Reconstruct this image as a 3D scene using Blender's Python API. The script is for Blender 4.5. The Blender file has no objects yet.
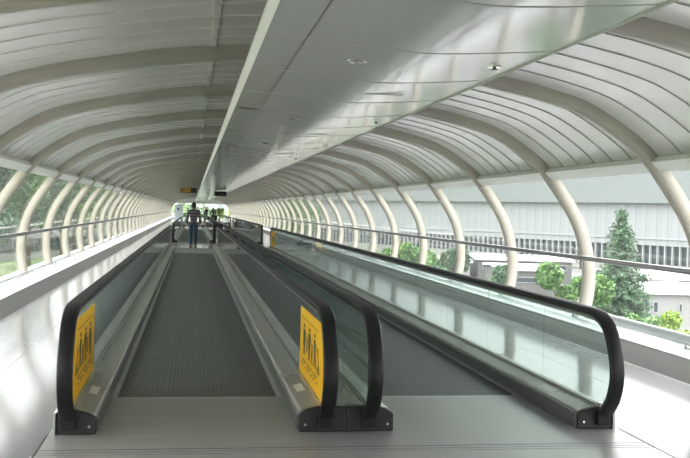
import bpy, bmesh, math, random
from mathutils import Vector, Matrix
random.seed(7)
PI = math.pi
scn = bpy.context.scene
col = scn.collection

# ------------------------------------------------------------------ camera
F, YAW, PITCH, ROLL = 961.465, 0.157663, -0.018323, 0.025415
CAM = Vector((-1.2036, 0.0, 1.70))
def _rot(u, v, w):                       # camera right, down, forward -> world
    c, s = math.cos(ROLL), math.sin(ROLL)
    u, v = c*u + s*v, -s*u + c*v
    X, Y, Z = u, w, -v
    c, s = math.cos(PITCH), math.sin(PITCH); Y, Z = c*Y - s*Z, s*Y + c*Z
    c, s = math.cos(YAW), math.sin(YAW); X, Y = c*X + s*Y, -s*X + c*Y
    return Vector((X, Y, Z))
def at(px, py, depth):                   # a far point of the landscape by bearing and distance
    return CAM + _rot((px-345)/F, (py-229)/F, 1.0)*depth
cam_d = bpy.data.cameras.new('camera')
cam = bpy.data.objects.new('camera', cam_d); col.objects.link(cam)
r_, d_, f_ = _rot(1, 0, 0), _rot(0, 1, 0), _rot(0, 0, 1)
M = Matrix.Identity(4)
for i in range(3):
    M[i][0] = r_[i]; M[i][1] = -d_[i]; M[i][2] = -f_[i]; M[i][3] = CAM[i]
cam.matrix_world = M
cam_d.sensor_width = 36; cam_d.sensor_fit = 'HORIZONTAL'; cam_d.lens = F*36/690
cam_d.clip_start = 0.05; cam_d.clip_end = 2000
scn.camera = cam

# ------------------------------------------------------------------ materials
def mat(name, color, rough=0.5, metal=0.0, spec=0.5, noise=None, bump=None, brush=None):
    m = bpy.data.materials.new(name); m.use_nodes = True
    nt = m.node_tree; b = nt.nodes['Principled BSDF']
    b.inputs['Base Color'].default_value = (*color, 1)
    b.inputs['Roughness'].default_value = rough
    b.inputs['Metallic'].default_value = metal
    b.inputs['Specular IOR Level'].default_value = spec
    if noise:                            # (scale, amount, stretch)
        tc = nt.nodes.new('ShaderNodeTexCoord'); mp = nt.nodes.new('ShaderNodeMapping')
        mp.inputs['Scale'].default_value = noise[2]
        n = nt.nodes.new('ShaderNodeTexNoise'); n.inputs['Scale'].default_value = noise[0]; n.inputs['Detail'].default_value = 4
        rp = nt.nodes.new('ShaderNodeValToRGB')
        a = noise[1]
        rp.color_ramp.elements[0].position = .3; rp.color_ramp.elements[1].position = .7
        rp.color_ramp.elements[0].color = (*[max(0, c*(1-a)) for c in color], 1)
        rp.color_ramp.elements[1].color = (*[min(1, c*(1+a)) for c in color], 1)
        nt.links.new(tc.outputs['Object'], mp.inputs[0]); nt.links.new(mp.outputs[0], n.inputs['Vector'])
        nt.links.new(n.outputs['Fac'], rp.inputs[0]); nt.links.new(rp.outputs[0], b.inputs['Base Color'])
        if bump:
            bp = nt.nodes.new('ShaderNodeBump'); bp.inputs['Strength'].default_value = bump; bp.inputs['Distance'].default_value = .01
            nt.links.new(n.outputs['Fac'], bp.inputs['Height']); nt.links.new(bp.outputs[0], b.inputs['Normal'])
    return m

def glass_mat(name, tint, dust=0.0, rough=0.0, ior=1.5):
    m = bpy.data.materials.new(name); m.use_nodes = True
    nt = m.node_tree; nt.nodes.clear()
    out = nt.nodes.new('ShaderNodeOutputMaterial')
    tr = nt.nodes.new('ShaderNodeBsdfTransparent'); tr.inputs[0].default_value = (*tint, 1)
    gl = nt.nodes.new('ShaderNodeBsdfGlossy'); gl.inputs['Roughness'].default_value = rough
    df = nt.nodes.new('ShaderNodeBsdfDiffuse'); df.inputs[0].default_value = (.8, .85, .85, 1)
    m1 = nt.nodes.new('ShaderNodeMixShader'); m1.inputs[0].default_value = dust
    nt.links.new(tr.outputs[0], m1.inputs[1]); nt.links.new(df.outputs[0], m1.inputs[2])
    lw = nt.nodes.new('ShaderNodeLayerWeight'); lw.inputs[0].default_value = .5
    pw = nt.nodes.new('ShaderNodeMath'); pw.operation = 'POWER'; pw.inputs[1].default_value = 5
    fr = nt.nodes.new('ShaderNodeMath'); fr.operation = 'MULTIPLY_ADD'; fr.inputs[1].default_value = .94; fr.inputs[2].default_value = .06
    nt.links.new(lw.outputs['Facing'], pw.inputs[0]); nt.links.new(pw.outputs[0], fr.inputs[0])
    m2 = nt.nodes.new('ShaderNodeMixShader')
    nt.links.new(fr.outputs[0], m2.inputs[0]); nt.links.new(m1.outputs[0], m2.inputs[1]); nt.links.new(gl.outputs[0], m2.inputs[2])
    nt.links.new(m2.outputs[0], out.inputs[0])
    return m

def striped(name, axis, period, stops, rough=.6, metal=0., coord='Object', extra=None, bump=0):
    """constant colour bands repeating along one object axis; stops = [(pos, colour)]"""
    m = bpy.data.materials.new(name); m.use_nodes = True
    nt = m.node_tree; b = nt.nodes['Principled BSDF']
    b.inputs['Roughness'].default_value = rough; b.inputs['Metallic'].default_value = metal
    tc = nt.nodes.new('ShaderNodeTexCoord'); sx = nt.nodes.new('ShaderNodeSeparateXYZ')
    nt.links.new(tc.outputs[coord], sx.inputs[0])
    def bands(axis, period, stops):
        dv = nt.nodes.new('ShaderNodeMath'); dv.operation = 'DIVIDE'; dv.inputs[1].default_value = period
        fr = nt.nodes.new('ShaderNodeMath'); fr.operation = 'FRACT'
        rp = nt.nodes.new('ShaderNodeValToRGB'); rp.color_ramp.interpolation = 'CONSTANT'
        while len(rp.color_ramp.elements) < len(stops): rp.color_ramp.elements.new(.5)
        for e, (p, c) in zip(rp.color_ramp.elements, stops): e.position = p; e.color = (*c, 1)
        nt.links.new(sx.outputs[axis], dv.inputs[0]); nt.links.new(dv.outputs[0], fr.inputs[0]); nt.links.new(fr.outputs[0], rp.inputs[0])
        return rp
    o = bands(axis, period, stops).outputs[0]
    for e in (extra or []):
        r2 = bands(*e)
        mx = nt.nodes.new('ShaderNodeMix'); mx.data_type = 'RGBA'; mx.blend_type = 'MULTIPLY'; mx.inputs[0].default_value = 1
        nt.links.new(o, mx.inputs[6]); nt.links.new(r2.outputs[0], mx.inputs[7]); o = mx.outputs[2]
    nt.links.new(o, b.inputs['Base Color'])
    if bump:
        bp = nt.nodes.new('ShaderNodeBump'); bp.inputs['Strength'].default_value = bump; bp.inputs['Distance'].default_value = .004
        nt.links.new(o, bp.inputs['Height']); nt.links.new(bp.outputs[0], b.inputs['Normal'])
    return m

m_rib = mat('cream_paint', (.44, .41, .35), .42, noise=(3, .05, (1, 1, 1)))
m_ceil = mat('satin_ceiling_metal', (.80, .79, .765), .27, .08, .6)
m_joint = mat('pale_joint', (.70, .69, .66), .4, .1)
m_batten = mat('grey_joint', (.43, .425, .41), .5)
m_gap = mat('dark_gap', (.07, .07, .065), .8)
m_soff = mat('satin_soffit', (.70, .705, .69), .10, .05, .7)
m_white = mat('white_trim', (.88, .87, .84), .35)
m_sill = mat('white_sill', (.80, .82, .83), .3)
m_curb = mat('grey_cladding', (.28, .28, .272), .38, .2, noise=(2, .08, (1, .2, 1)))
m_floor = mat('pale_floor', (.20, .205, .21), .12, 0, .14, noise=(.8, .05, (1, 1, 1)))
m_steel = mat('brushed_steel', (.37, .37, .36), .36, .45, noise=(6, .07, (.12, 4, 1)))
m_groove = mat('dark_groove', (.05, .05, .05), .6)
m_deck = mat('deck_aluminium', (.42, .41, .38), .25, .5, noise=(4, .08, (1, .1, 1)))
m_skirt = mat('skirt_metal', (.13, .13, .127), .4, .4)
m_clad = mat('outer_cladding', (.5, .5, .49), .35, .7)
m_cap = mat('charcoal_plastic', (.016, .016, .017), .45)
m_rub = mat('black_rubber', (.011, .011, .012), .42, 0, .3)
m_chrome = mat('chrome', (.75, .75, .75), .15, 1)
m_guide = mat('rail_guide_metal', (.40, .385, .36), .3, .8)
m_rail = mat('grey_tube', (.26, .26, .255), .3, .8)
m_pipe = mat('pale_pipe', (.42, .44, .45), .35, .3)
m_glass = glass_mat('window_glass', (.935, .945, .935), .06)
m_bal = glass_mat('balustrade_glass', (.83, .90, .875), .05)
m_yel = mat('yellow_sticker', (.88, .50, .006), .5, 0, .3)
m_ink = mat('black_ink', (.02, .018, .015), .5)
m_pal = striped('pallet_grooves', 0, .018, [(0, (.155, .15, .146)), (.5, (.085, .083, .081))], .5, .3,
                extra=[(1, .2, [(0, (.5, .5, .5)), (.14, (1, 1, 1))]), (0, .037, [(0, (1.1, 1.1, 1.1)), (.72, (.62, .62, .62))]), (0, .29, [(0, (1, 1, 1)), (.975, (1.7, 1.7, 1.7))])])
m_plate = mat('pale_label', (.62, .63, .60), .4)
m_black = mat('black_housing', (.012, .012, .013), .4)
m_orange = mat('amber_sign', (.42, .21, .03), .5)

# ------------------------------------------------------------------ mesh helpers
def obj(name, bm, m, parent=None, smooth=False, bevel=0, loc=None):
    me = bpy.data.meshes.new(name)
    bmesh.ops.recalc_face_normals(bm, faces=bm.faces)
    if smooth:
        for f in bm.faces: f.smooth = True
    bm.to_mesh(me); bm.free()
    for k in (m if isinstance(m, (list, tuple)) else [m]): me.materials.append(k)
    o = bpy.data.objects.new(name, me); col.objects.link(o)
    if parent: o.parent = parent
    if loc: o.location = loc
    if bevel:
        b = o.modifiers.new('b', 'BEVEL'); b.width = bevel; b.segments = 2; b.limit_method = 'ANGLE'
    return o
def tag(o, label=None, cat=None, group=None, kind=None):
    if label: o['label'] = label
    if cat: o['category'] = cat
    if group: o['group'] = group
    if kind: o['kind'] = kind
    return o
def empty(name, loc, label, cat, group=None, rz=0):
    o = bpy.data.objects.new(name, None); col.objects.link(o); o.location = loc; o.rotation_euler.z = rz
    o.empty_display_size = .1
    return tag(o, label, cat, group)
def struct(o): o['kind'] = 'structure'; return o
def box(bm, x0, x1, y0, y1, z0, z1, mi=0):
    v = [bm.verts.new((x, y, z)) for x in (x0, x1) for y in (y0, y1) for z in (z0, z1)]
    fs = []
    for idx in ((0, 1, 3, 2), (4, 6, 7, 5), (0, 4, 5, 1), (2, 3, 7, 6), (0, 2, 6, 4), (1, 5, 7, 3)):
        f = bm.faces.new([v[i] for i in idx]); f.material_index = mi; fs.append(f)
    return fs
def prism(bm, pts, y0, y1, axis='y', mi=0):
    """closed polygon pts extruded along an axis: 'y' -> pts are (x,z); 'x' -> pts are (y,z); 'z' -> (x,y)"""
    def P(a, b, t): return {'y': (a, t, b), 'x': (t, a, b), 'z': (a, b, t)}[axis]
    A = [bm.verts.new(P(a, b, y0)) for a, b in pts]; B = [bm.verts.new(P(a, b, y1)) for a, b in pts]
    n = len(pts)
    for f in [bm.faces.new(A), bm.faces.new(B[::-1])] + [bm.faces.new((A[i], A[(i+1) % n], B[(i+1) % n], B[i])) for i in range(n)]:
        f.material_index = mi
def tube(bm, pts, r, n=10, cap=True):
    pts = [Vector(p) for p in pts]; rings = []
    for i, p in enumerate(pts):
        t = (pts[min(i+1, len(pts)-1)] - pts[max(i-1, 0)]).normalized()
        a = t.cross(Vector((0, 0, 1)))
        if a.length < 1e-3: a = t.cross(Vector((1, 0, 0)))
        a.normalize(); b = t.cross(a)
        rr = r[i] if isinstance(r, (list, tuple)) else r
        rings.append([bm.verts.new(p + (a*math.cos(2*PI*k/n) + b*math.sin(2*PI*k/n))*rr) for k in range(n)])
    for A, B in zip(rings, rings[1:]):
        for k in range(n): bm.faces.new((A[k], A[(k+1) % n], B[(k+1) % n], B[k]))
    if cap: bm.faces.new(rings[0][::-1]); bm.faces.new(rings[-1])
def disc(bm, c, r, h, axis, n=16):
    c = Vector(c); ax = Vector(axis)
    tube(bm, [c, c + ax*h], r, n)
def cr(pts, step):                        # Catmull-Rom resample of a 2-D polyline
    P = [Vector(p) for p in pts]; out = []
    for i in range(len(P)-1):
        p0 = P[i-1] if i else 2*P[0]-P[1]; p1, p2 = P[i], P[i+1]
        p3 = P[i+2] if i+2 < len(P) else 2*P[-1]-P[-2]
        n = max(1, round((p2-p1).length/step))
        for k in range(n):
            t = k/n
            out.append(.5*(2*p1 + (p2-p0)*t + (2*p0-5*p1+4*p2-p3)*t*t + (3*p1-p0-3*p2+p3)*t**3))
    out.append(P[-1]); return out
def offset(poly, d, ends=None):
    res = []
    for i, p in enumerate(poly):
        t = (poly[min(i+1, len(poly)-1)] - poly[max(i-1, 0)]).normalized()
        res.append(p + Vector((t.y, -t.x))*d)
    return res

# ------------------------------------------------------------------ tunnel
HALF = [(4.50, .215), (4.56, .5), (4.585, .85), (4.54, 1.15), (4.455, 1.45), (4.32, 1.72), (4.13, 2.0), (3.87, 2.335), (3.63, 2.535),
        (3.38, 2.70), (3.08, 2.855), (2.75, 2.955), (2.39, 3.04), (1.93, 3.125), (1.48, 3.205), (.79, 3.28), (0, 3.305)]
right = cr(HALF, .12)
PROF = right + [Vector((-p.x, p.y)) for p in right[-2::-1]]      # right foot over the crown to the left foot
def outw(d):
    o = offset(PROF, d)
    return o
RD, RW = .175, .13
Y0, STEP = 13.62, 3.47
K0, K1 = -8, 40
ribs = [Y0 + (STEP if k >= 0 else 3.33)*k for k in range(K0, K1+1)]
TEND, TBACK = ribs[-1] + .3, ribs[0] - .3
_O1, _O2 = outw(RD), outw(.165)
OUT = [a.lerp(b, max(0, min(1, (2.45-p.y)/.35))) for a, b, p in zip(_O1, _O2, PROF)]   # slimmer below the ceiling edge
for k, y in enumerate(ribs):
    bm = bmesh.new()
    n = len(PROF)
    V = []
    for (a, b) in zip(PROF, OUT):
        t = (b-a).normalized()
        sec = [(b, -RW/2)] + [(a + t*.09*(1-math.sin(g)), -RW/2 + .075*(1-math.cos(g))) for g in (0, .35, .7, 1.05, PI/2)] + [(a, RW/2-.012), (a+t*.012, RW/2), (b, RW/2)]
        NR = len(sec)
        ring = [bm.verts.new((q.x, y+dy, max(q.y, .2))) for q, dy in sec]
        V.append(ring)
    for A, B in zip(V, V[1:]):
        for i in range(NR): bm.faces.new((A[i], A[(i+1) % NR], B[(i+1) % NR], B[i]))
    bm.faces.new(V[0]); bm.faces.new(V[-1][::-1])
    o = obj('trim_%d' % (k+1), bm, m_rib); struct(o)
    for f in o.data.polygons: f.use_smooth = False
    # foot brackets of this rib
    bm = bmesh.new()
    for s in (-1, 1):
        box(bm, s*4.47, s*4.78, y-.11, y+.11, .216, .232)
        for dy in (-.085, .085):
            for xx in (4.50, 4.60): disc(bm, (s*xx, y+dy, .232), .013, .016, (0, 0, 1), 8)
    obj('foot_plate', bm, m_white, o)

# ceiling: bays of strip panels running round the arch, joints between them
CI = [i for i, p in enumerate(PROF) if p.y > 2.22]
CEI = [offset(PROF, .145)[i] for i in CI]
CEO = [offset(PROF, .19)[i] for i in CI]
bm = bmesh.new()
for a, b in zip(ribs, ribs[1:]):
    n = 6; w = (b-a-RW)/n; ya = a + RW/2
    for s in range(n):
        y0, y1 = ya + s*w, ya + (s+1)*w
        rows = []
        for p, q in zip(CEI, CEO):
            t = (q-p).normalized()
            rows.append([bm.verts.new((p.x, yy, p.y)) for yy in (y0+.005, y1-.005)])
        for A, B in zip(rows, rows[1:]): bm.faces.new((A[0], A[1], B[1], B[0]))
o = struct(obj('ceiling', bm, m_ceil))
sol = o.modifiers.new('s', 'SOLIDIFY'); sol.thickness = .02; sol.offset = 1; sol.use_rim = False
for f in o.data.polygons: f.use_smooth = True
# backing sheet above the panels (closes the joints)
bm = bmesh.new()
rows = [[bm.verts.new((p.x, y, p.y)) for y in (TBACK, TEND)] for p in [offset(PROF, .195)[i] for i in CI]]
for A, B in zip(rows, rows[1:]): bm.faces.new((A[0], A[1], B[1], B[0]))
o2 = obj('ceiling_backing', bm, m_gap, o)
sol = o2.modifiers.new('s', 'SOLIDIFY'); sol.thickness = .03; sol.offset = -1
# small battens along the joints; pale left, grey right paints in the window light
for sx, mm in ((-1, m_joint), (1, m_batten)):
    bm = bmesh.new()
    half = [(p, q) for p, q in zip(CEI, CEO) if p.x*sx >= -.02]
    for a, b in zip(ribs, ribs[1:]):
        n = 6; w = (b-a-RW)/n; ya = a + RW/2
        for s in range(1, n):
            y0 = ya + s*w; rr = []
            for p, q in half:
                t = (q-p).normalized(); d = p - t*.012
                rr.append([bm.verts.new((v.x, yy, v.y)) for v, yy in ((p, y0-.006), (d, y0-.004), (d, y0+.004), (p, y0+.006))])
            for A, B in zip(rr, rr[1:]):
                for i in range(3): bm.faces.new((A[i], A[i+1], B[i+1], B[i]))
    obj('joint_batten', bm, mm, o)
# splice strips where panels meet, left and right of the crown
bm = bmesh.new()
for sx in (-1.03, 1.03):
    i = min(range(len(CEI)), key=lambda j: abs(CEI[j].x - sx)); z = CEI[i].y
    for a, b in zip(ribs, ribs[1:]):
        n = 6; w = (b-a-RW)/n; ya = a + RW/2
        for s in range(n):
            box(bm, sx-.03, sx+.03, ya+s*w+.03, ya+(s+1)*w-.03, z-.012, z+.02)
obj('ceiling_splice', bm, m_joint, o)

# white header beams between window and ceiling, both sides
for s, nm in ((1, 'trim_60'), (-1, 'trim_61')):
    bm = bmesh.new()
    prism(bm, [(s*x, z) for x, z in ((3.915, 2.345), (4.03, 2.235), (4.12, 2.25), (4.26, 2.36), (4.12, 2.47), (3.96, 2.40))], TBACK, TEND)
    struct(obj(nm, bm, m_white))
# windows: a curved pane per bay
GI = [i for i, p in enumerate(PROF) if p.x > 0 and p.y < 2.36]
GP = [offset(PROF, .115)[i] for i in GI]; GP[0].y = .216
SIDE = {1: 'right', -1: 'left'}
wn = 0
for k, (a, b) in enumerate(zip(ribs, ribs[1:])):
    for s in (-1, 1):
        wn += 1
        bm = bmesh.new()
        rows = [[bm.verts.new((s*p.x, y, p.y)) for y in (a+RW/2, b-RW/2)] for p in GP]
        for A, B in zip(rows, rows[1:]): bm.faces.new((A[0], A[1], B[1], B[0]))
        w = struct(obj('window_%d' % wn, bm, m_glass, smooth=True))
        bm = bmesh.new()
        i0 = GP[0]
        box(bm, s*(i0.x-.03), s*(i0.x+.03), a+RW/2, b-RW/2, .217, .255)
        obj('window_frame', bm, m_white, w)

# floor, curbs and sills
bm = bmesh.new(); box(bm, -4.95, 4.95, TBACK, TEND+14, -.25, 0)
struct(obj('floor', bm, m_floor))
bm = bmesh.new()
for s in (-1, 1):                                    # fine seams along and across the side floors
    for x in (3.05,): box(bm, s*x-.003, s*x+.003, 2.8, TEND, .0, .0012)
struct(obj('trim_70', bm, m_curb))
for s in (-1, 1):
    bm = bmesh.new()
    prism(bm, [(s*x, z) for x, z in ((3.885, 0), (3.90, .008), (4.085, .205), (4.15, .205), (4.15, 0))], TBACK, TEND)
    struct(obj('baseboard_' + SIDE[s], bm, m_curb))
    bm = bmesh.new(); box(bm, s*4.085, s*4.95, TBACK, TEND, .2055, .2155)
    struct(obj('trim_%d' % (71 if s > 0 else 72), bm, m_sill))
    bm = bmesh.new(); box(bm, s*4.15, s*4.95, TBACK, TEND, .0005, .2045)
    struct(obj('wall_' + SIDE[s], bm, m_curb))
bm = bmesh.new()                                     # closing wall behind the camera
prism(bm, [(p.x, p.y) for p in outw(.2)] , TBACK-.2, TBACK-.02)
struct(obj('wall_back', bm, m_white))
# far end: white wall above the opening, glazed front beyond
bm = bmesh.new()
E2 = [p for p in outw(.22) if p.y > 2.30]
prism(bm, [(p.x, p.y) for p in E2], TEND+.02, TEND+.25)
struct(obj('wall_far', bm, m_ceil))
bm = bmesh.new()
box(bm, -5.4, 5.4, TEND+.3, TEND+14, 3.0, 3.1)
struct(obj('trim_73', bm, m_white))
bm = bmesh.new(); box(bm, -4.9, 4.9, TEND+13.9, TEND+13.93, .02, 2.98)
w = struct(obj('window_%d' % (wn+1), bm, m_glass))
bm = bmesh.new()
for i in range(7): box(bm, -4.9+i*1.6, -4.82+i*1.6, TEND+13.84, TEND+13.96, .0, 2.98)
obj('window_frame', bm, m_white, w)

# soffit (service raft) down the middle
SX = [(-.83, 2.665), (-.60, 2.655), (-.4, 2.643), (-.2, 2.625), (-.08, 2.610), (.04, 2.602), (.14, 2.602), (.35, 2.613), (.6, 2.632), (.83, 2.652)]
bm = bmesh.new()
JY = 5.30; JS = 1.29
ys = []
y = JY - JS*9
while y < TEND-1: ys.append(y); y += JS
for a, b in zip(ys, ys[1:]):
    for sec in ([SX[0], SX[1]], SX[1:]):
        P = [Vector(p) for p in sec]
        P[0].x += .004; P[-1].x -= .004
        R1 = [[bm.verts.new((p.x, yy, p.y + dz)) for yy, dz in ((a+.007, 0), (b-.007, 0))] for p in P]
        for A, B in zip(R1, R1[1:]):
            bm.faces.new((A[0], A[1], B[1], B[0]))
so = struct(obj('ceiling_raft', bm, m_soff, smooth=True))
sol = so.modifiers.new('s', 'SOLIDIFY'); sol.thickness = .012; sol.offset = 1; sol.use_rim = False
bm = bmesh.new()
for y in ys[1:-1]:
    rr = [[bm.verts.new((x, yy, z+dz)) for yy, dz in ((y-.013, .004), (y-.011, -.002), (y+.011, -.002), (y+.013, .004))] for x, z in SX]
    for A, B in zip(rr, rr[1:]):
        for i in range(3): bm.faces.new((A[i], A[i+1], B[i+1], B[i]))
obj('raft_joint', bm, m_batten, so)
bm = bmesh.new(); prism(bm, [(-.82, 2.684), (.82, 2.664), (.82, 2.70), (.45, 2.72), (.45, 3.40), (-.45, 3.40), (-.45, 2.72), (-.82, 2.70)], ys[0], ys[-1])
obj('raft_core', bm, m_gap, so)
bm = bmesh.new(); prism(bm, [(-.83, 2.655), (-.83, 2.69), (-.862, 2.73), (-.862, 2.695)], ys[0], ys[-1])
obj('edge_trim', bm, m_white, so)
bm = bmesh.new(); prism(bm, [(.83, 2.637), (.865, 2.66), (.865, 2.76), (.83, 2.76)], ys[0], ys[-1])
obj('edge_trim', bm, m_soff, so)

# recessed lights in the raft
def downlight(x, y, lab):
    z = next(a[1] + (b[1]-a[1])*(x-a[0])/(b[0]-a[0]) for a, b in zip(SX, SX[1:]) if a[0] <= x <= b[0])
    e = empty('downlight', (x, y, z), lab, 'ceiling light', 'downlights in the ceiling raft')
    bm = bmesh.new()
    R = [(.048, .0), (.048, -.008), (.062, -.008), (.066, .0)]
    rings = [[bm.verts.new((r*math.cos(2*PI*k/20), r*math.sin(2*PI*k/20), zz-.001)) for k in range(20)] for r, zz in R]
    for A, B in zip(rings, rings[1:]):
        for k in range(20): bm.faces.new((A[k], A[(k+1) % 20], B[(k+1) % 20], B[k]))
    obj('rim', bm, m_chrome, e, True)
    bm = bmesh.new(); disc(bm, (0, 0, -.004), .047, .003, (0, 0, 1), 20); obj('lens', bm, m_skirt, e)
    bm = bmesh.new(); box(bm, -.047, .047, -.006, .006, -.009, -.0045); box(bm, -.006, .006, -.047, .047, -.009, -.0045)
    obj('baffle', bm, m_chrome, e)
LY = [5.85, 9.70, 13.55, 17.4, 21.25, 25.1, 28.95]
downlight(-.223, LY[0], 'nearest round recessed downlight in the grey ceiling raft')
downlight(-.223, LY[1], 'second round recessed downlight along the left half of the raft')
downlight(-.223, LY[2], 'third round downlight along the left half of the raft')
for y in LY[3:]: downlight(-.223, y, 'small round downlight far along the left half of the raft')
def slot(x, y, lab, L=.30):
    z = next(a[1] + (b[1]-a[1])*(x-a[0])/(b[0]-a[0]) for a, b in zip(SX, SX[1:]) if a[0] <= x <= b[0])
    e = empty('slot_vent', (x, y, z), lab, 'vent', 'slots in the ceiling raft')
    bm = bmesh.new(); box(bm, -L/2, L/2, -.03, .03, -.007, -.001); obj('slot_frame', bm, m_soff, e)
    bm = bmesh.new(); box(bm, -L/2+.012, L/2-.012, -.008, .008, -.0085, -.0072); obj('slot_opening', bm, m_groove, e)
slot(.22, 7.23, 'long thin slot in the raft past the nearest downlight')
slot(.24, 11.30, 'second long thin slot farther along the middle of the raft')
slot(.24, 15.4, 'third thin slot far along the middle of the raft')
def sprinkler(x, y, lab):
    z = next(a[1] + (b[1]-a[1])*(x-a[0])/(b[0]-a[0]) for a, b in zip(SX, SX[1:]) if a[0] <= x <= b[0])
    e = empty('sprinkler', (x, y, z), lab, 'sprinkler', 'fittings along the right edge of the raft')
    bm = bmesh.new(); disc(bm, (0, 0, -.008), .045, .007, (0, 0, 1), 16); obj('rose', bm, m_chrome, e)
    bm = bmesh.new(); disc(bm, (0, 0, -.020), .012, .012, (0, 0, 1), 8); disc(bm, (0, 0, -.024), .022, .004, (0, 0, 1), 10); obj('head', bm, m_skirt, e)
sprinkler(.652, 5.85, 'nearest small dark fitting near the right edge of the raft')
sprinkler(.645, 9.76, 'second small dark fitting near the right edge of the raft')
sprinkler(.634, 13.57, 'third small dark fitting near the right edge of the raft')
sprinkler(.634, 17.4, 'fourth small dark fitting near the right edge of the raft')

# handrails on the walls, and the low pipe rails
for s in (-1, 1):
    e = empty('wall_handrail', (s*4.46, 0, 0), 'long grey tubular handrail running along the %s windows' % SIDE[s], 'handrail')
    bm = bmesh.new(); tube(bm, [(0, TBACK+.1, 1.105), (0, TEND-.1, 1.105)], .036, 14); obj('rail_tube', bm, m_rail, e, True)
    for y in ribs:
        bm = bmesh.new()
        tube(bm, [(0, y, 1.07), (s*.03, y, 1.03), (s*.085, y, 1.0)], .012, 8)
        box(bm, s*.078, s*.092, y-.035, y+.035, .93, 1.06)
        obj('bracket', bm, m_rail, e)
    e = empty('low_pipe_rail', (s*4.44, 0, 0), 'low pale pipe along the white sill of the %s windows' % SIDE[s], 'pipe rail')
    bm = bmesh.new(); tube(bm, [(0, TBACK+.1, .33), (0, TEND-.1, .33)], .062 if s > 0 else .018, 14); obj('pipe', bm, m_pipe, e, True)
    for y in ribs:
        bm = bmesh.new(); tube(bm, [(0, y, .2156), (0, y, .31)], .014, 8); obj('pipe_support', bm, m_pipe, e)

# ------------------------------------------------------------------ moving walkways
WLEN_A, WLEN_B = 7.255, 39.9            # cap fronts of a walkway, near and far
COMB_A, COMB_B = 8.585, 36.1
GX = .95
NEWEL = [(8.3, .965), (7.75, .963), (7.37, .950), (7.155, .868), (7.05, .73), (6.975, .56), (6.975, .40), (7.04, .25), (7.16, .13)]
nw = cr(NEWEL, .07)
far_n = [Vector((WLEN_A+WLEN_B-p.x, p.y)) for p in nw]
PATH = nw[::-1] + far_n                # near cap -> newel -> along -> far newel -> far cap
def path_off(d): return offset(PATH, d)
def sweep(bm, path, sec, x):
    """sec = list of (dx, dn): dn measured inward from the path"""
    rings = []
    for i, p in enumerate(path):
        t = (path[min(i+1, len(path)-1)] - path[max(i-1, 0)]).normalized(); nrm = Vector((t.y, -t.x))
        rings.append([bm.verts.new((x+dx, p.x+nrm.x*dn, p.y+nrm.y*dn)) for dx, dn in sec])
    n = len(sec)
    for A, B in zip(rings, rings[1:]):
        for k in range(n): bm.faces.new((A[k], A[(k+1) % n], B[(k+1) % n], B[k]))
    bm.faces.new(rings[0][::-1]); bm.faces.new(rings[-1])
def inward_sign():
    t = (PATH[len(nw)+1]-PATH[len(nw)-2]).normalized(); n = Vector((t.y, -t.x)); return 1 if n.y < 0 else -1
IN = inward_sign()
HR = [(-.048, .005), (-.055, .014), (-.055, .040), (-.046, .052), (-.032, .055), (.032, .055), (.046, .052), (.055, .040), (.055, .014), (.048, .005), (.034, 0), (-.034, 0)]
GUIDE = [(-.034, .056), (-.042, .062), (-.042, .072), (-.024, .088), (.024, .088), (.042, .072), (.042, .062), (.034, .056)]
HR = [(a, b*IN) for a, b in HR]; GUIDE = [(a, b*IN) for a, b in GUIDE]

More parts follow.
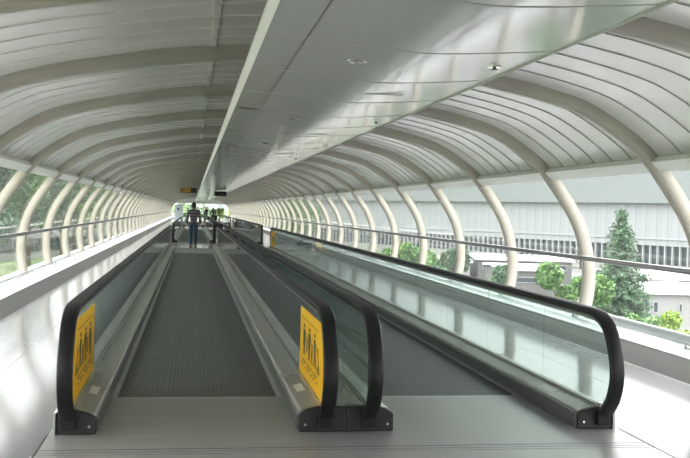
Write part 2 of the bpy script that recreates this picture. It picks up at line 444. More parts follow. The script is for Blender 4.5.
def sign_on(parent, gx, s_in, far):
    """yellow safety sticker covering the end panel of the glass, facing the belt (s_in = -1/+1)"""
    fy = (lambda y: WLEN_A+WLEN_B-y) if far else (lambda y: y)
    inn = [p for p in offset(nw, -.085*IN if False else .092*inn_sign) if p.y > .206]
    poly = [(8.95, .206)] + [(8.95, .81)] + [(p.x, min(p.y, .81)) for p in inn if p.x < 8.2] + [(7.36, .206)]
    x0 = gx + s_in*.0075; x1 = gx + s_in*.0095
    bm = bmesh.new(); prism(bm, [(fy(a), b) for a, b in poly], min(x0, x1), max(x0, x1), 'x')
    sg = obj('safety_sign', bm, m_yel, parent); sg['label'] = 'yellow safety sign with black pictograms on the end glass'
    bm = bmesh.new()
    xa, xb = gx + s_in*.0096, gx + s_in*.0108
    def rect(y0, y1, z0, z1): box(bm, min(xa, xb), max(xa, xb), min(fy(y0), fy(y1)), max(fy(y0), fy(y1)), z0, z1)
    def pol(pts): prism(bm, [(fy(a), b) for a, b in pts], min(xa, xb), max(xa, xb), 'x')
    def dot(y, z, r, ry): pol([(y+ry*math.cos(2*PI*k/14), z+r*math.sin(2*PI*k/14)) for k in range(14)])
    def limb(y0, z0, y1, z1, w, wz): pol([(y0-w, z0-wz), (y0+w, z0+wz), (y1+w, z1+wz), (y1-w, z1-wz)])
    rect(7.66, 8.80, .722, .728)                                   # rule under the heading
    # standing figure holding the rail
    dot(8.62, .66, .020, .05); pol([(8.68, .63), (8.55, .63), (8.53, .54), (8.56, .47), (8.68, .47), (8.70, .54)]); rect(8.66, 8.62, .40, .475); rect(8.60, 8.56, .40, .475)
    limb(8.55, .61, 8.40, .56, .03, .012); rect(8.44, 8.38, .45, .575)
    # adult with a child
    dot(8.24, .665, .020, .05); pol([(8.32, .635), (8.17, .635), (8.18, .49), (8.31, .49)]); rect(8.30, 8.26, .40, .495); rect(8.23, 8.19, .40, .495)
    limb(8.17, .62, 8.08, .54, .025, .012); dot(8.05, .55, .016, .04); rect(8.09, 8.01, .45, .53); rect(8.08, 8.02, .40, .45)
    # figure with a trolley
    dot(7.88, .665, .020, .045); pol([(7.94, .63), (7.84, .63), (7.80, .50), (7.90, .49)]); limb(7.87, .49, 7.93, .40, .025, .0); limb(7.84, .49, 7.78, .40, .025, .0)
    limb(7.82, .60, 7.68, .55, .02, .012); limb(7.69, .58, 7.60, .42, .018, .0); rect(7.70, 7.56, .42, .44); dot(7.68, .40, .016, .035); dot(7.58, .40, .016, .035)
    # lines of small print under each pictogram (too small to read)
    for yc, wd in ((8.60, .16), (8.20, .17), (7.82, .14)):
        for i, zz in enumerate((.352, .326, .300)):
            for j in range(3):
                if (i+j) % 4 != 3:
                    rect(yc+wd-j*wd*.72, yc+wd-j*wd*.72-wd*.55, zz-.005, zz+.005)
    pg = obj('pictograms', bm, m_ink, sg) if False else obj('pictograms', bm, m_ink, parent)
    pg['label'] = 'black pictograms of the yellow safety sign'
    return sg
_t = offset(nw, .1); inn_sign = 1 if _t[0].y < nw[0].y else -1

def make_walkway(x, flip, label, far_sign, group):
    """flip=+1: outer balustrade on the left (x negative side); flip=-1 mirrored"""
    root = empty('moving_walkway', (x, 0, 0), label, 'moving walkway', group)
    bm = bmesh.new(); box(bm, -.742, .742, COMB_A-.05, COMB_B+.05, -.0, .004)
    obj('pallet_belt', bm, m_pal, root)
    for a, b, near in ((6.66, COMB_A, True), (COMB_B, 40.4, False)):
        bm = bmesh.new()
        xa, xb = sorted((-flip*1.09, flip*1.118))
        box(bm, xa, xb, a, b, .0005, .010)
        pl = obj('landing_plate', bm, m_steel, root)
        bm = bmesh.new()
        if near: box(bm, -.74, .74, b-.001, b+.055, .004, .0125)
        else: box(bm, -.74, .74, a-.055, a+.001, .004, .0125)
        obj('comb', bm, m_clad, pl)
        bm = bmesh.new()
        ee = a + .12 if near else b - .12
        box(bm, xa, xb, ee, ee+.012, .0101, .0108)
        box(bm, xa, xb, ee-.07, ee-.062, .0101, .0108)
        obj('groove', bm, m_groove, pl)
    for side in (-1, 1):
        outer = (side == -flip)
        gx = side*GX
        sx = lambda v: side*v
        # deck: skirt, sloped inner deck, glass channel, then outer cladding or half of the middle deck
        bm = bmesh.new()
        if outer: sec = [(.755, .0102), (.755, .135), (.775, .15), (.915, .182), (.985, .185), (1.03, .172), (1.04, .0102)]
        else: sec = [(.755, .0102), (.755, .150), (.775, .165), (.905, .195), (.99, .200), (1.1185, .196), (1.1185, .0102)]
        prism(bm, [(sx(a), b) for a, b in sec], WLEN_A+.05, WLEN_B-.05)
        bal = obj('balustrade', bm, m_deck, root)
        bm = bmesh.new()                                    # dark skirt panel beside the pallets
        for a, b in ((COMB_A-1.25, COMB_B+1.2),):
            prism(bm, [(sx(p), q) for p, q in ((.744, .0128), (.744, .118), (.7545, .125), (.7545, .0128))], a, b)
        obj('skirt_panel', bm, m_skirt, bal)
        bm = bmesh.new(); prism(bm, [(sx(p), q) for p, q in ((.700, .0127), (.700, .0155), (.7435, .020), (.7435, .0127))], COMB_A-.02, COMB_B+.02)
        obj('skirt_lip', bm, m_clad, bal)
        if outer:
            bm = bmesh.new(); prism(bm, [(sx(p), q) for p, q in ((1.0405, .0102), (1.0405, .165), (1.031, .178), (1.055, .17), (1.06, .0102))], WLEN_A-.02, WLEN_B+.02)
            obj('outer_cladding', bm, m_clad, bal)
        # end caps with bolts
        for far in (False, True):
            yf = (lambda y: WLEN_A+WLEN_B-y) if far else (lambda y: y)
            bm = bmesh.new()
            if outer: cs = [(.752, .0102), (.752, .12), (.80, .162), (.91, .19), (1.0, .19), (1.039, .165), (1.039, .0102)]
            else: cs = [(.752, .0102), (.752, .145), (.80, .180), (.905, .204), (1.0, .206), (1.1185, .2), (1.1185, .0102)]
            y0, y1 = sorted((yf(WLEN_A), yf(WLEN_A+.055)))
            prism(bm, [(sx(a), b) for a, b in cs], y0, y1)
            cap = obj('end_cap', bm, m_cap, bal, bevel=.008)
            bm = bmesh.new()                                 # rubber inlet where the handrail dives in
            y0, y1 = sorted((yf(WLEN_A-.06), yf(WLEN_A+.0)))
            prism(bm, [(sx(a), b) for a, b in ((.895, .05), (.895, .14), (.91, .155), (.99, .155), (1.005, .14), (1.005, .05))], y0, y1)
            obj('handrail_inlet', bm, m_rub, bal, bevel=.012)
            for bx, bz in ((.80, .068),):
                bm = bmesh.new()
                disc(bm, (sx(bx), yf(WLEN_A-.009), bz), .010, .008, (0, 1 if not far else -1, 0), 12)
                obj('bolt', bm, m_chrome, bal)
        # handrail and its guide
        bm = bmesh.new(); sweep(bm, PATH, HR, gx); obj('handrail', bm, m_rub, bal, True).modifiers.new('e', 'EDGE_SPLIT')
        bm = bmesh.new(); sweep(bm, PATH, GUIDE, gx); obj('handrail_guide', bm, m_guide, bal)
        bm = bmesh.new()
        for ss in (-1, 1): box(bm, gx+ss*.008, gx+ss*.022, WLEN_A+.06, WLEN_B-.06, .178, .2045)
        obj('glass_channel', bm, m_guide, bal)
        # glass panels
        inn = [p for p in offset(nw, inn_sign*.08)]
        seams = [10.30 + 1.72*i for i in range(17)]
        edges = [8.58] + [q for q in seams if q < WLEN_A+WLEN_B-8.6] + [WLEN_A+WLEN_B-8.58]
        endpoly = [(8.577, .20), (8.577, .884)] + [(p.x, p.y) for p in inn if p.y > .20 and p.x < 8.5] + [(7.4, .20)]
        for far in (False, True):
            yf = (lambda y: WLEN_A+WLEN_B-y) if far else (lambda y: y)
            bm = bmesh.new(); prism(bm, [(yf(a), b) for a, b in endpoly], gx-.006, gx+.006, 'x'); obj('glass_panel', bm, m_bal, bal)
        for a, b in zip(edges, edges[1:]):
            bm = bmesh.new(); box(bm, gx-.006, gx+.006, a+.003, b-.003, .20, .884); obj('glass_panel', bm, m_bal, bal)
        sign_on(bal, gx, -side, far_sign)
        # small maker's plate on the deck near the end
        bm = bmesh.new()
        sl = (.182-.15)/(.915-.775) if outer else (.195-.165)/(.905-.775); zb = .15 if outer else .165
        yy = 8.0
        v = [bm.verts.new((sx(p), q, zb + (p-.775)*sl + .0012)) for p, q in ((.815, yy), (.885, yy), (.885, yy+.32), (.815, yy+.32))]
        bm.faces.new(v)
        obj('rating_plate', bm, m_plate, bal)
        bm = bmesh.new(); disc(bm, (sx(.742), COMB_A-.05, .085), .022, .003, (-side, 0, 0), 12)
        obj('skirt_button', bm, m_chrome, bal)
    return root
def copy_tree(o, parent=None):
    c = o.copy(); col.objects.link(c)
    if parent: c.parent = parent
    for ch in list(o.children): copy_tree(ch, c)
    return c
wl = make_walkway(-1.12, 1, 'left moving walkway nearest the camera, grey belt between two glass sides', False, None)
wr = make_walkway(1.12, -1, 'right moving walkway nearest the camera, long glass side by the right windows', True, None)
for n, lab in ((1, 'second'), (2, 'third')):
    for o, nm in ((wl, 'left'), (wr, 'right')):
        c = copy_tree(o); c.location.y = 38.55*n
        c['label'] = ('second moving walkway on the %s, starting past the man in the striped shirt' if n == 1 else 'farthest moving walkway on the %s, near the bright end of the tunnel') % nm
bm = bmesh.new(); box(bm, -2.24, 2.24, 5.2, 6.645, .0005, .010)
box(bm, -2.24, 2.24, 5.2, 6.64, .0101, .0102)
struct(obj('trim_74', bm, m_steel))
bm = bmesh.new()
for s in (-1, 1): box(bm, s*2.213, s*2.226, 5.2, WLEN_A, .0005, .0112)
struct(obj('trim_75', bm, m_groove))

# ------------------------------------------------------------------ hanging signs, notices
e = empty('display_monitor', (.20, 50, 2.45), 'black display box hanging under the ceiling raft far along', 'display')
bm = bmesh.new(); box(bm, -.31, .31, -.08, .08, -.13, .12); obj('housing', bm, m_black, e, bevel=.01)
bm = bmesh.new(); box(bm, -.28, .28, -.084, -.081, -.10, .09); obj('screen', bm, m_rub, e)
bm = bmesh.new()
for x in (-.2, .2): tube(bm, [(x, 0, .12), (x, 0, .17)], .015, 8)
obj('hanger', bm, m_rail, e)
e = empty('direction_sign', (-1.44, 50, 2.58), 'small amber direction sign hanging left of the ceiling raft', 'sign')
bm = bmesh.new(); box(bm, -.42, .42, -.05, .05, -.13, .13); obj('housing', bm, m_black, e, bevel=.01)
bm = bmesh.new(); box(bm, -.40, .12, -.054, -.051, -.11, .11); obj('sign_face', bm, m_orange, e)
bm = bmesh.new()
prism(bm, [(-.36, 0), (-.27, .08), (-.27, .025), (-.2, .025), (-.2, -.025), (-.27, -.025), (-.27, -.08)], -.057, -.0545)
obj('arrow', bm, m_ink, e)
bm = bmesh.new()
for x in (-.3, .3): tube(bm, [(x, 0, .13), (x, 0, .62)], .012, 8)
obj('hanger', bm, m_rail, e)

m_banner = mat('pale_banner', (.70, .76, .84), .6, noise=(2, .06, (1, 1, 1)))
m_blue = mat('navy_mark', (.03, .06, .2), .5)
e = empty('notice_stand', (-2.32, 80.6, 0), 'pale blue white notice stand with a navy mark, behind the man on the left', 'notice stand')
bm = bmesh.new(); box(bm, -.36, .36, -.02, .02, .45, 1.95); obj('board', bm, m_banner, e, bevel=.01)
bm = bmesh.new(); disc(bm, (-.05, -.021, 1.55), .10, -.004, (0, 1, 0), 18); obj('mark', bm, m_blue, e)
bm = bmesh.new()
for x in (-.3, .3):
    tube(bm, [(x, 0, .03), (x, 0, .5)], .02, 8); box(bm, x-.03, x+.03, -.25, .25, .0, .03)
obj('feet', bm, m_rail, e)

# poster stuck on a left pane
def glass_x(z):
    for a, b in zip(GP, GP[1:]):
        if a.y <= z <= b.y: return a.x + (b.x-a.x)*(z-a.y)/(b.y-a.y)
    return GP[-1].x
yp = 43.0
e = empty('window_poster', (-glass_x(1.5)+.02, yp, 1.2), 'small white poster with dark blue and pink marks on a left window', 'poster')
def curved(bm, y0, y1, z0, z1, d):
    R = []
    for i in range(7):
        z = z0+(z1-z0)*i/6; x = -glass_x(z)+d - e.location.x
        R.append([bm.verts.new((x+dx, y-yp, z-1.2)) for dx in (0, .003) for y in (y0, y1)])
    for A, B in zip(R, R[1:]):
        for q0, q1 in ((0, 1), (1, 3), (3, 2), (2, 0)): bm.faces.new((A[q0], A[q1], B[q1], B[q0]))
    bm.faces.new([R[0][i] for i in (0, 1, 3, 2)]); bm.faces.new([R[-1][i] for i in (2, 3, 1, 0)])
m_pink = mat('pink_print', (.72, .45, .42), .5)
bm = bmesh.new(); curved(bm, yp-.6, yp+.6, 1.3, 1.9, .012); obj('sheet', bm, m_white, e)
bm = bmesh.new(); curved(bm, yp-.15, yp+.1, 1.68, 1.84, .017); curved(bm, yp+.3, yp+.5, 1.66, 1.78, .017); curved(bm, yp-.1, yp+.1, 1.48, 1.6, .017); obj('dark_print', bm, m_blue, e)
bm = bmesh.new(); curved(bm, yp-.5, yp+.4, 1.24, 1.42, .022); obj('pink_strip', bm, m_pink, e)

# potted tree near the far end
m_leaf = mat('leaf_green', (.10, .20, .055), .6, noise=(3, .45, (1, 1, 1)))
m_leaf2 = mat('leaf_dark', (.075, .14, .075), .65, noise=(2.2, .5, (1, 1, 1)))
m_leaf3 = mat('leaf_yellow', (.24, .34, .08), .6, noise=(3, .4, (1, 1, 1)))
m_bark = mat('bark', (.10, .07, .05), .9, noise=(6, .3, (1, 1, .2)))
def leaf_quad(bm, c, size, rnd, up=.3):
    n = Vector((rnd.gauss(0, 1), rnd.gauss(0, 1), rnd.gauss(0, 1)+up)).normalized()
    a = n.orthogonal().normalized(); a.rotate(Matrix.Rotation(rnd.random()*6.28, 3, n)); b = n.cross(a)
    l = size*(.7+.6*rnd.random()); w = l*.45
    v = [bm.verts.new(c + a*x + b*y) for x, y in ((-l, 0), (0, -w), (l, 0), (0, w))]
    bm.faces.new(v)
def bush(name, loc, rx, rz, n, size, m, label, cat, group=None, trunk_h=0, seed=1):
    rnd = random.Random(seed)
    root = empty(name, loc, label, cat, group)
    bm = bmesh.new()
    lobes = [(Vector((rnd.gauss(0, .42)*rx, rnd.gauss(0, .42)*rx, trunk_h + rz*(.35+.55*rnd.random()))), rx*(.30+.25*rnd.random())) for _ in range(max(7, int(rx*5)))]
    for i in range(n):
        c, r = rnd.choice(lobes)
        d = Vector((rnd.gauss(0, 1), rnd.gauss(0, 1), rnd.gauss(0, 1))).normalized()
        p = c + d*r*(.75+.3*rnd.random()); p.z = max(p.z, .05)
        leaf_quad(bm, p, size, rnd)
    obj('foliage', bm, m, root)
    bm = bmesh.new(); tube(bm, [(0, 0, 0), (.03, 0, trunk_h+rz*.3), (0, .02, trunk_h+rz*.7)], [.06*rx+.03, .05*rx+.02, .02*rx+.01], 8)
    for c, r in lobes[:5]: tube(bm, [(.02, 0, trunk_h+rz*.25), tuple(c)], [.03*rx+.01, .01*rx+.005], 6)
    obj('trunk', bm, m_bark, root, True)
    return root
pt = bush('potted_tree', (2.2, 121, .35), .55, 1.15, 1500, .07, m_leaf3, 'leafy green potted tree by the far end of the tunnel', 'plant', None, .2, 5)
bm = bmesh.new(); tube(bm, [(0, 0, -.349), (0, 0, .05)], [.2, .28], 16); obj('pot', bm, m_cap, pt)

# ------------------------------------------------------------------ people
m_skin = mat('skin', (.46, .27, .19), .5)
m_hair = mat('dark_hair', (.018, .012, .009), .6)
m_jean = mat('blue_denim', (.032, .06, .11), .8, noise=(18, .25, (1, 1, .4)))
m_shoe = mat('brown_shoes', (.05, .035, .025), .5)
m_shirt = striped('striped_shirt', 2, .105, [(0, (.035, .03, .035)), (.30, (.34, .32, .33)), (.42, (.10, .045, .06)), (.66, (.30, .27, .29)), (.76, (.035, .03, .035))], .85)
m_coat = mat('dark_jacket', (.03, .032, .036), .8)
m_tan = mat('taupe_jacket', (.13, .11, .09), .8)
m_trou = mat('dark_trousers', (.025, .026, .03), .8)

def skinned(verts, edges, root, sub=2):
    me = bpy.data.meshes.new('tmp'); me.from_pydata([v[0] for v in verts], edges, [])
    o = bpy.data.objects.new('tmp', me); col.objects.link(o)
    sk = o.modifiers.new('s', 'SKIN'); sk.use_smooth_shade = True
    sv = me.skin_vertices[0].data
    for d, v in zip(sv, verts):
        r = v[1]; d.radius = r if isinstance(r, tuple) else (r, r)
    sv[root].use_root = True
    ss = o.modifiers.new('u', 'SUBSURF'); ss.levels = sub; ss.render_levels = sub
    dg = bpy.context.evaluated_depsgraph_get(); dg.update()
    res = bpy.data.meshes.new_from_object(o.evaluated_get(dg))
    bpy.data.objects.remove(o); bpy.data.meshes.remove(me)
    return res
class Sk:
    def __init__(s): s.v = []; s.e = []
    def add(s, p, r, par=None):
        s.v.append((tuple(p), r)); i = len(s.v)-1
        if par is not None: s.e.append((par, i))
        return i
    def chain(s, par, pts):
        for p, r in pts: par = s.add(p, r, par)
        return par
def mesh_obj(name, meshes, m, parent):
    bm = bmesh.new()
    for me in meshes: bm.from_mesh(me)
    for f in bm.faces: f.smooth = True
    return obj(name, bm, m, parent, True)
def sphere_mesh(c, r, sc, u=20, v=14, fn=None):
    bm = bmesh.new(); bmesh.ops.create_uvsphere(bm, u_segments=u, v_segments=v, radius=r)
    for q in bm.verts:
        p = Vector((q.co.x*sc[0], q.co.y*sc[1], q.co.z*sc[2]))
        if fn: p = fn(p)
        q.co = p + Vector(c)
    me = bpy.data.meshes.new('tmp'); bm.to_mesh(me); bm.free(); return me
def make_person(loc, rz, label, m_top, m_leg, h=1.80, stride=.10, arm=.05, sleeve_long=True, group=None):
    """local: faces +y, feet on z=0, 1.80 m tall before scaling"""
    root = empty('person', loc, label, 'person', group, rz)
    root.scale = (h/1.8,)*3
    hip = {s: Vector((s*.092, 0, .93)) for s in (-1, 1)}
    def leg(s):
        d = stride*s
        return [Vector((s*.098, .02+d*.55, .51)), Vector((s*.10, -.03+d, .085 + (.0 if s > 0 else .02))), Vector((s*.112, .13+d, .032))]
    def armp(s):
        return [Vector((s*.185, 0, 1.46)), Vector((s*.245, -.03-arm*s, 1.19)), Vector((s*.255, .05-arm*2*s, .95)), Vector((s*.252, .075-arm*2.2*s, .875))]
    # --- body, one continuous skin
    k = Sk()
    pel = k.add((0, 0, .97), (.135, .105))
    sp = k.chain(pel, [((0, -.005, 1.12), (.125, .095)), ((0, -.01, 1.30), (.15, .105)), ((0, -.012, 1.44), (.12, .085)), ((0, 0, 1.53), .055), ((0, .012, 1.60), .055), ((0, .02, 1.67), .07)])
    ch = 3
    for s in (-1, 1):
        a = armp(s)
        w = k.chain(ch, [(a[0], .062), (a[1], .044), (a[2], .029), (a[3], (.022, .036))])
        # five fingers rooted in the palm, slightly curled
        for j, (dy, L) in enumerate(((.030, .070), (.011, .080), (-.009, .075), (-.028, .058))):
            b = a[3] + Vector((-s*.004, dy, -.035))
            k.chain(w, [(b, .0095), (b + Vector((-s*.006, .004, -L*.45)), .0085), (b + Vector((-s*.024, .010, -L*.85)), .0075)])
        t = a[3] + Vector((-s*.012, .035, .01))
        k.chain(w, [(t, .011), (t + Vector((-s*.012, .022, -.03)), .0095), (t + Vector((-s*.018, .022, -.058)), .008)])
        l = leg(s)
        k.chain(pel, [(hip[s], .088), (l[0], .058), (l[1], .038), (l[2], .030)])
    body = skinned(k.v, k.e, pel)
    def face(p):
        if p.y > .03:
            p = p.copy()
            if abs(p.x) < .022 and -.045 < p.z < .015: p.y += .018*(1-abs(p.x)/.022)
            if .02 < abs(p.x) < .05 and -.002 < p.z < .03: p.y -= .008
            if abs(p.x) < .03 and -.085 < p.z < -.055: p.y += .006
        return p
    parts = [body, sphere_mesh((0, .018, 1.685), .105, (.76, .95, 1.08), 28, 20, face)]
    for s in (-1, 1): parts.append(sphere_mesh((s*.082, .005, 1.675), .03, (.35, .7, 1.1), 10, 8))
    mesh_obj('body', parts, m_skin, root)
    ey = [sphere_mesh((s*.032, .100, 1.697), .011, (1.1, .6, .7), 10, 6) for s in (-1, 1)]
    mesh_obj('eyes', ey, m_ink, root)
    mesh_obj('mouth', [sphere_mesh((0, .112, 1.625), .02, (1, .25, .22), 10, 6)], mat('lips', (.35, .13, .11), .5), root)
    # --- hair cap
    def hf(p):
        if p.z < -.01 and p.y > -.02: p = Vector((p.x*.86, min(p.y, .03)*.8, max(p.z, -.02)))
        if p.y > .06 and p.z < .045: p = Vector((p.x*.9, .055, p.z))
        return p
    mesh_obj('hair', [sphere_mesh((0, .002, 1.690), .120, (.80, .92, 1.08), 24, 16, hf)], m_hair, root)
    # --- clothes
    k = Sk(); pel = k.add((0, 0, .92), (.150, .118))
    c1 = k.chain(pel, [((0, -.005, 1.06), (.148, .118)), ((0, -.008, 1.18), (.150, .115)), ((0, -.01, 1.32), (.172, .125)), ((0, -.012, 1.44), (.135, .098)), ((0, -.004, 1.515), .085), ((0, .0, 1.575), .070)])
    for s in (-1, 1):
        a = armp(s)
        pts = [(a[0], .075), (a[1], .060)]
        if sleeve_long: pts.append((a[2]*.92+a[1]*.08, .045))
        k.chain(4, pts)
    mesh_obj('top', [skinned(k.v, k.e, pel)], m_top, root)
    k = Sk(); pel = k.add((0, 0, .97), (.142, .112))
    for s in (-1, 1):
        l = leg(s)
        k.chain(pel, [(hip[s], .102), (hip[s]*.5+l[0]*.5, .088), (l[0], .070), (l[0]*.45+l[1]*.55, .062), (l[1]+Vector((0, 0, .01)), .056)])
    mesh_obj('trousers', [skinned(k.v, k.e, pel)], m_leg, root)
    for s in (-1, 1):
        l = leg(s); k = Sk()
        a = k.add(l[1]+Vector((0, -.035, -.03)), .058); k.chain(a, [(l[1]+Vector((0, .05, -.035)), .056), (l[2]+Vector((0, .035, .004)), .046)])
        me = skinned(k.v, k.e, a)
        for v in me.vertices: v.co.z = max(v.co.z, .001)
        mesh_obj('shoe', [me], m_shoe, root)
    return root
make_person((-1.15, 39.95, .0108), .05, 'man walking away in a dark striped shirt and blue jeans', m_shirt, m_jean, 1.90, .10, .02)
make_person((.62, 130, .001), PI, 'distant person in dark clothes, left of the two far walkers', m_coat, m_trou, 1.74, .12, .05)
make_person((.80, 95, .0045), PI-.2, 'distant person in a taupe jacket beside a black bag', m_tan, m_trou, 1.78, .10, .04)
e = empty('shoulder_bag', (1.02, 94.45, .0045), 'black bag beside the distant person in the taupe jacket', 'bag')
bm = bmesh.new(); box(bm, -.17, .17, -.11, .11, .55, .98); obj('bag_body', bm, m_coat, e, bevel=.04)
bm = bmesh.new(); tube(bm, [(-.12, 0, .95), (-.14, 0, 1.15), (-.2, 0, 1.35), (-.10, 0, 1.18), (.10, 0, .96)], .014, 8); obj('strap', bm, m_coat, e)
bm = bmesh.new(); box(bm, -.14, .14, -.09, .09, .0, .56); obj('lower_case', bm, m_coat, e, bevel=.03)

# ------------------------------------------------------------------ outside
m_grass = mat('rough_grass', (.10, .14, .06), .95, noise=(.12, .5, (1, 1, 1)))
m_asph = mat('asphalt', (.13, .13, .13), .9, noise=(.3, .2, (1, 1, 1)))
m_cladw = striped('ribbed_cladding', 0, 1.9, [(0, (.17, .18, .19)), (.06, (.245, .26, .27)), (.5, (.23, .245, .255))], .6)
m_roofband = mat('grey_roof_band', (.15, .17, .17), .6)
m_louv = mat('dark_window_band', (.035, .045, .05), .3)
m_mull = mat('pale_mullion', (.27, .285, .295), .5)
m_wroof = mat('white_roof', (.60, .61, .62), .5)
m_bld = mat('pale_render', (.25, .25, .24), .8)
m_brown = mat('brown_wall', (.11, .11, .108), .8)
GZ = -6.2
bm = bmesh.new(); box(bm, -400, 400, -120, 520, GZ-.4, GZ)
struct(obj('ground', bm, m_grass))
bm = bmesh.new(); box(bm, 9, 60, -60, 140, GZ, GZ+.05)
struct(obj('road', bm, m_asph))
# tunnel underside so the bridge has a body of its own
bm = bmesh.new(); prism(bm, [(-4.95, -.26), (4.95, -.26), (4.2, -1.2), (-4.2, -1.2)], TBACK, TEND+14)
struct(obj('bridge_deck', bm, m_bld))

# long terminal building on the right, facade heading away to the left
HD = -.4276
P0 = at(690, 232, 135)
bx, by = math.sin(HD), math.cos(HD)
def facade():
    e = empty('terminal_building', (P0.x, P0.y, GZ), 'long pale terminal building with ribbed cladding and a dark window band', 'building', rz=0)
    e.rotation_euler.z = math.atan2(by, bx)          # local x runs along the facade, local y to its left (towards us)
    L0, L1 = -70, 150
    u = 135/F
    hz = 1.7 - GZ                                    # eye level above ground
    z = lambda py: hz + (220.1-py)*u                 # rows at the near end of the facade
    z_lb, z_lt, z_ct, z_top = z(267), z(247.5), z(203.5), z(150)
    bm = bmesh.new(); box(bm, L0, L1, -30, -.02, z_lt, z_ct); obj('cladding', bm, m_cladw, e)
    bm = bmesh.new(); box(bm, L0-1, L1+1, -31, .9, z_ct, z_top); obj('roof', bm, m_roofband, e)
    bm = bmesh.new(); box(bm, L0, L1, -.5, .12, z_lt+.9, z_lt+1.15); obj('ledge', bm, m_mull, e)
    bm = bmesh.new(); box(bm, L0, L1, -30, -.4, z_lb, z_lt); obj('window_band', bm, m_louv, e)
    bm = bmesh.new()
    x = L0
    while x < L1: box(bm, x, x+.2, -.4, .02, z_lb, z_lt); x += 1.3
    obj('mullions', bm, m_mull, e)
    bm = bmesh.new(); box(bm, L0, L1, -30, .1, 0, z_lb); obj('base_wall', bm, m_bld, e)
    return e
facade()

def low_building(pxl, pxr, y_eave, y_roof, d, depth, label, m_w, wins=(), group=None):
    """flat-roofed shed: near corners by bearing, at distance d, standing on the ground"""
    A, B = at(pxl, y_eave, d), at(pxr, y_eave, d)
    R = at((pxl+pxr)/2, y_roof, d)
    w = (B-A).length; ang = math.atan2(B.y-A.y, B.x-A.x)
    zt = (A.z+B.z)/2 - GZ; zr = zt + max(.25, (y_eave-y_roof)/F*d*.12)
    e = empty('low_building', (A.x, A.y, GZ), label, 'building', group, ang)
    bm = bmesh.new(); box(bm, 0, w, 0, depth, .01, zt); obj('wall', bm, m_w, e)
    bm = bmesh.new()
    prism(bm, [(-.3, zt), (depth*.5, zr), (depth+.3, zt+.02), (depth+.3, zt+.22), (depth*.5, zr+.2), (-.3, zt+.2)], -.3, w+.3, 'x')
    obj('roof', bm, m_wroof, e)
    for (u0, u1, v0, v1) in wins:
        bm = bmesh.new(); box(bm, w*u0, w*u1, -.06, .0, zt*v0, zt*v1); f = obj('window', bm, m_mull, e)
        bm = bmesh.new(); box(bm, w*u0+.08, w*u1-.08, -.075, -.061, zt*v0+.08, zt*v1-.08); obj('pane', bm, m_louv, f)
    return e
low_building(634, 720, 294.5, 285, 62, 9, 'small pale house with a white roof and two dark windows behind the conifer', m_bld,
             ((.12, .19, .6, .85), (.22, .29, .6, .85), (.52, .57, .62, .82), (.74, .79, .62, .82)))
low_building(636, 760, 281, 273.5, 84, 12, 'long white roofed shed with a dark window strip behind the small house', m_brown, ((.03, .97, .78, .97),))
low_building(500, 560, 271, 266, 96, 10, 'white roofed shed in view beneath the rail left of the leafy tree', m_brown, ((.05, .95, .5, .75),))
low_building(478, 572, 261, 256, 112, 12, 'farther white roofed shed below the terminal windows', m_brown, ((.05, .95, .6, .85),))
low_building(405, 470, 262, 257, 110, 10, 'white roofed shed seen through the middle right windows', m_bld, ((.1, .9, .5, .8),))

def conifer(px, d, ytop, width_px, label, seed):
    rnd = random.Random(seed)
    T = at(px, ytop, d); H = T.z - GZ
    root = empty('conifer', (T.x, T.y, GZ), label, 'tree')
    bm = bmesh.new(); tube(bm, [(0, 0, 0), (.03, 0, H*.5), (0, 0, H*.97)], [.20, .13, .02], 10); obj('trunk', bm, m_bark, root, True)
    bm = bmesh.new()
    R0 = width_px/F*d/2
    z = .6
    while z < H:
        f = (H-z)/H
        r = R0*min(1.0, (f*2.1)**.8)*(.9+.2*rnd.random()) + .05
        nb = max(4, int(9*min(1, f*2)))
        ph = rnd.random()*6
        for b in range(nb):
            a = ph + b*2*PI/nb + rnd.gauss(0, .15); rr = r*(.72+.36*rnd.random())
            m = max(4, int(rr*16))
            for q in range(m):
                t = (q+.5)/m
                c = Vector((math.cos(a)*rr*t, math.sin(a)*rr*t, z + .10*t*rr - .32*t*t*rr))
                for _ in range(7):
                    p = c + Vector((rnd.gauss(0, .09), rnd.gauss(0, .09), rnd.gauss(0, .07)))
                    leaf_quad(bm, p, .085, rnd, .8)
        z += .30*(.6+.5*f)
    obj('foliage', bm, m_leaf2, root)
    return root
conifer(622, 48, 208.5, 62, 'tall dark conifer standing outside the nearest right window', 3)
def tree(px, d, ytop, wpx, m, label, seed, n=9000, group=None, name='broadleaf_tree', leaf=.16, base=None):
    T = at(px, ytop, d); H = T.z - GZ; R = wpx/F*d/2
    return bush(name, (T.x, T.y, GZ), R, H*.72, n, leaf, m, label, 'tree', group, H*.22, seed)
tree(567, 46, 256, 62, m_leaf, 'round leafy green tree left of the conifer outside', 11, 7000)
tree(684, 30, 286, 60, m_leaf3, 'yellow green leafy tree at the right edge of the photo', 12, 6000, leaf=.10)
tree(640, 36, 302, 50, m_leaf, 'low green shrub tree below the small house', 13, 5000, leaf=.12)
tree(452, 80, 246, 40, m_leaf2, 'dark green tree beyond the middle right windows', 14, 5000, leaf=.2)
tree(405, 95, 243, 40, m_leaf, 'green tree farther along beyond the right windows', 15, 5000, leaf=.22)
tree(505, 75, 262, 30, m_leaf2, 'dark green bushy tree below the white roofed shed', 16, 5000, leaf=.2)
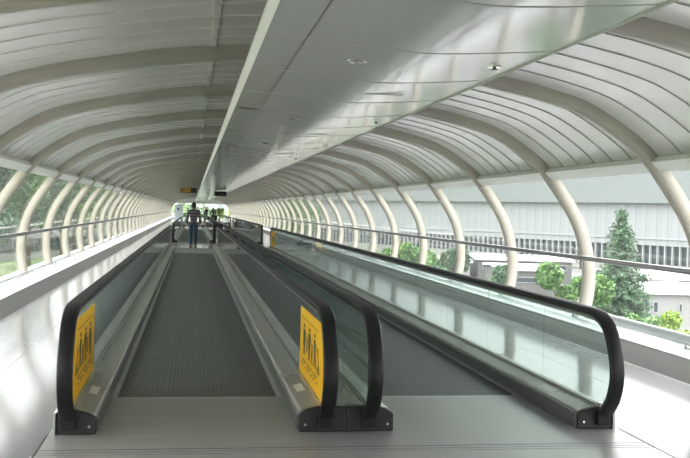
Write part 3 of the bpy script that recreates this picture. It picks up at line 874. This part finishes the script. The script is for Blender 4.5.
# left side: trees and a glass-fronted block
def block(P, w, dpt, h, label, rz):
    e = empty('office_block', (P.x, P.y, GZ), label, 'building', None, rz)
    bm = bmesh.new(); box(bm, 0, w, 0, dpt, 0, h); obj('wall', bm, m_bld, e)
    nf = int(h/3.4); nw_ = int(w/3.0)
    for f in range(nf):
        bm = bmesh.new(); box(bm, .6, w-.6, -.08, -.005, 1.1+f*3.4, 2.9+f*3.4); fr = obj('window_band', bm, m_louv, e)
        bm = bmesh.new()
        for i in range(nw_+1): box(bm, .6+i*(w-1.3)/nw_, .7+i*(w-1.3)/nw_, -.14, -.081, 1.1+f*3.4, 2.9+f*3.4)
        obj('mullions', bm, m_mull, fr)
    bm = bmesh.new(); box(bm, -.3, w+.3, -.3, dpt+.3, h, h+.5); obj('roof', bm, m_roofband, e)
block(at(-40, 210, 120), 60, 18, 9.5, 'pale office block behind the trees on the left', math.radians(70))
for i in range(9):
    rr_ = random.Random(90+i)
    yy = 22 + i*14 + rr_.uniform(-2, 2)
    bush('broadleaf_tree', (-15.5 + rr_.uniform(-2.5, 1), yy, GZ), 3.6, 11.5 + rr_.uniform(-2, 2), 6500, .28, (m_leaf, m_leaf2)[i % 2],
         'tall leafy tree in the row close outside the left windows', 'tree', 'tree row outside the left windows', 2.0, 200+i)
# trees beyond the far end
for i, (x, y, m, w) in enumerate(((-9, 196, m_leaf3, 9), (-1, 208, m_leaf, 9), (9, 194, m_leaf3, 8), (21, 205, m_leaf, 9), (-21, 204, m_leaf, 10))):
    bush('broadleaf_tree', (x, y, GZ), w/2, 6.6, 5000, .35, m, ['leafy tree beyond the tunnel end, left of the striped man', 'leafy tree straight beyond the tunnel end', 'leafy tree beyond the tunnel end behind the far walkers', 'leafy tree beyond the tunnel end, rightmost', 'leafy tree beyond the tunnel end, leftmost'][i], 'tree', None, 2.0, 60+i)

# ------------------------------------------------------------------ light: overcast sky
w = bpy.data.worlds.new('overcast'); scn.world = w; w.use_nodes = True
nt = w.node_tree; bg = nt.nodes['Background']
tc = nt.nodes.new('ShaderNodeTexCoord'); sp = nt.nodes.new('ShaderNodeSeparateXYZ'); rp = nt.nodes.new('ShaderNodeValToRGB')
nt.links.new(tc.outputs['Generated'], sp.inputs[0]); nt.links.new(sp.outputs[2], rp.inputs[0]); nt.links.new(rp.outputs[0], bg.inputs[0])
rp.color_ramp.elements[0].position = 0; rp.color_ramp.elements[0].color = (.515, .52, .518, 1)
rp.color_ramp.elements[1].position = .9; rp.color_ramp.elements[1].color = (1.15, 1.155, 1.145, 1)
bg.inputs[1].default_value = 2.4
scn.view_settings.view_transform = 'Standard'; scn.view_settings.look = 'None'
scn.view_settings.exposure = 1.85; scn.view_settings.gamma = 1
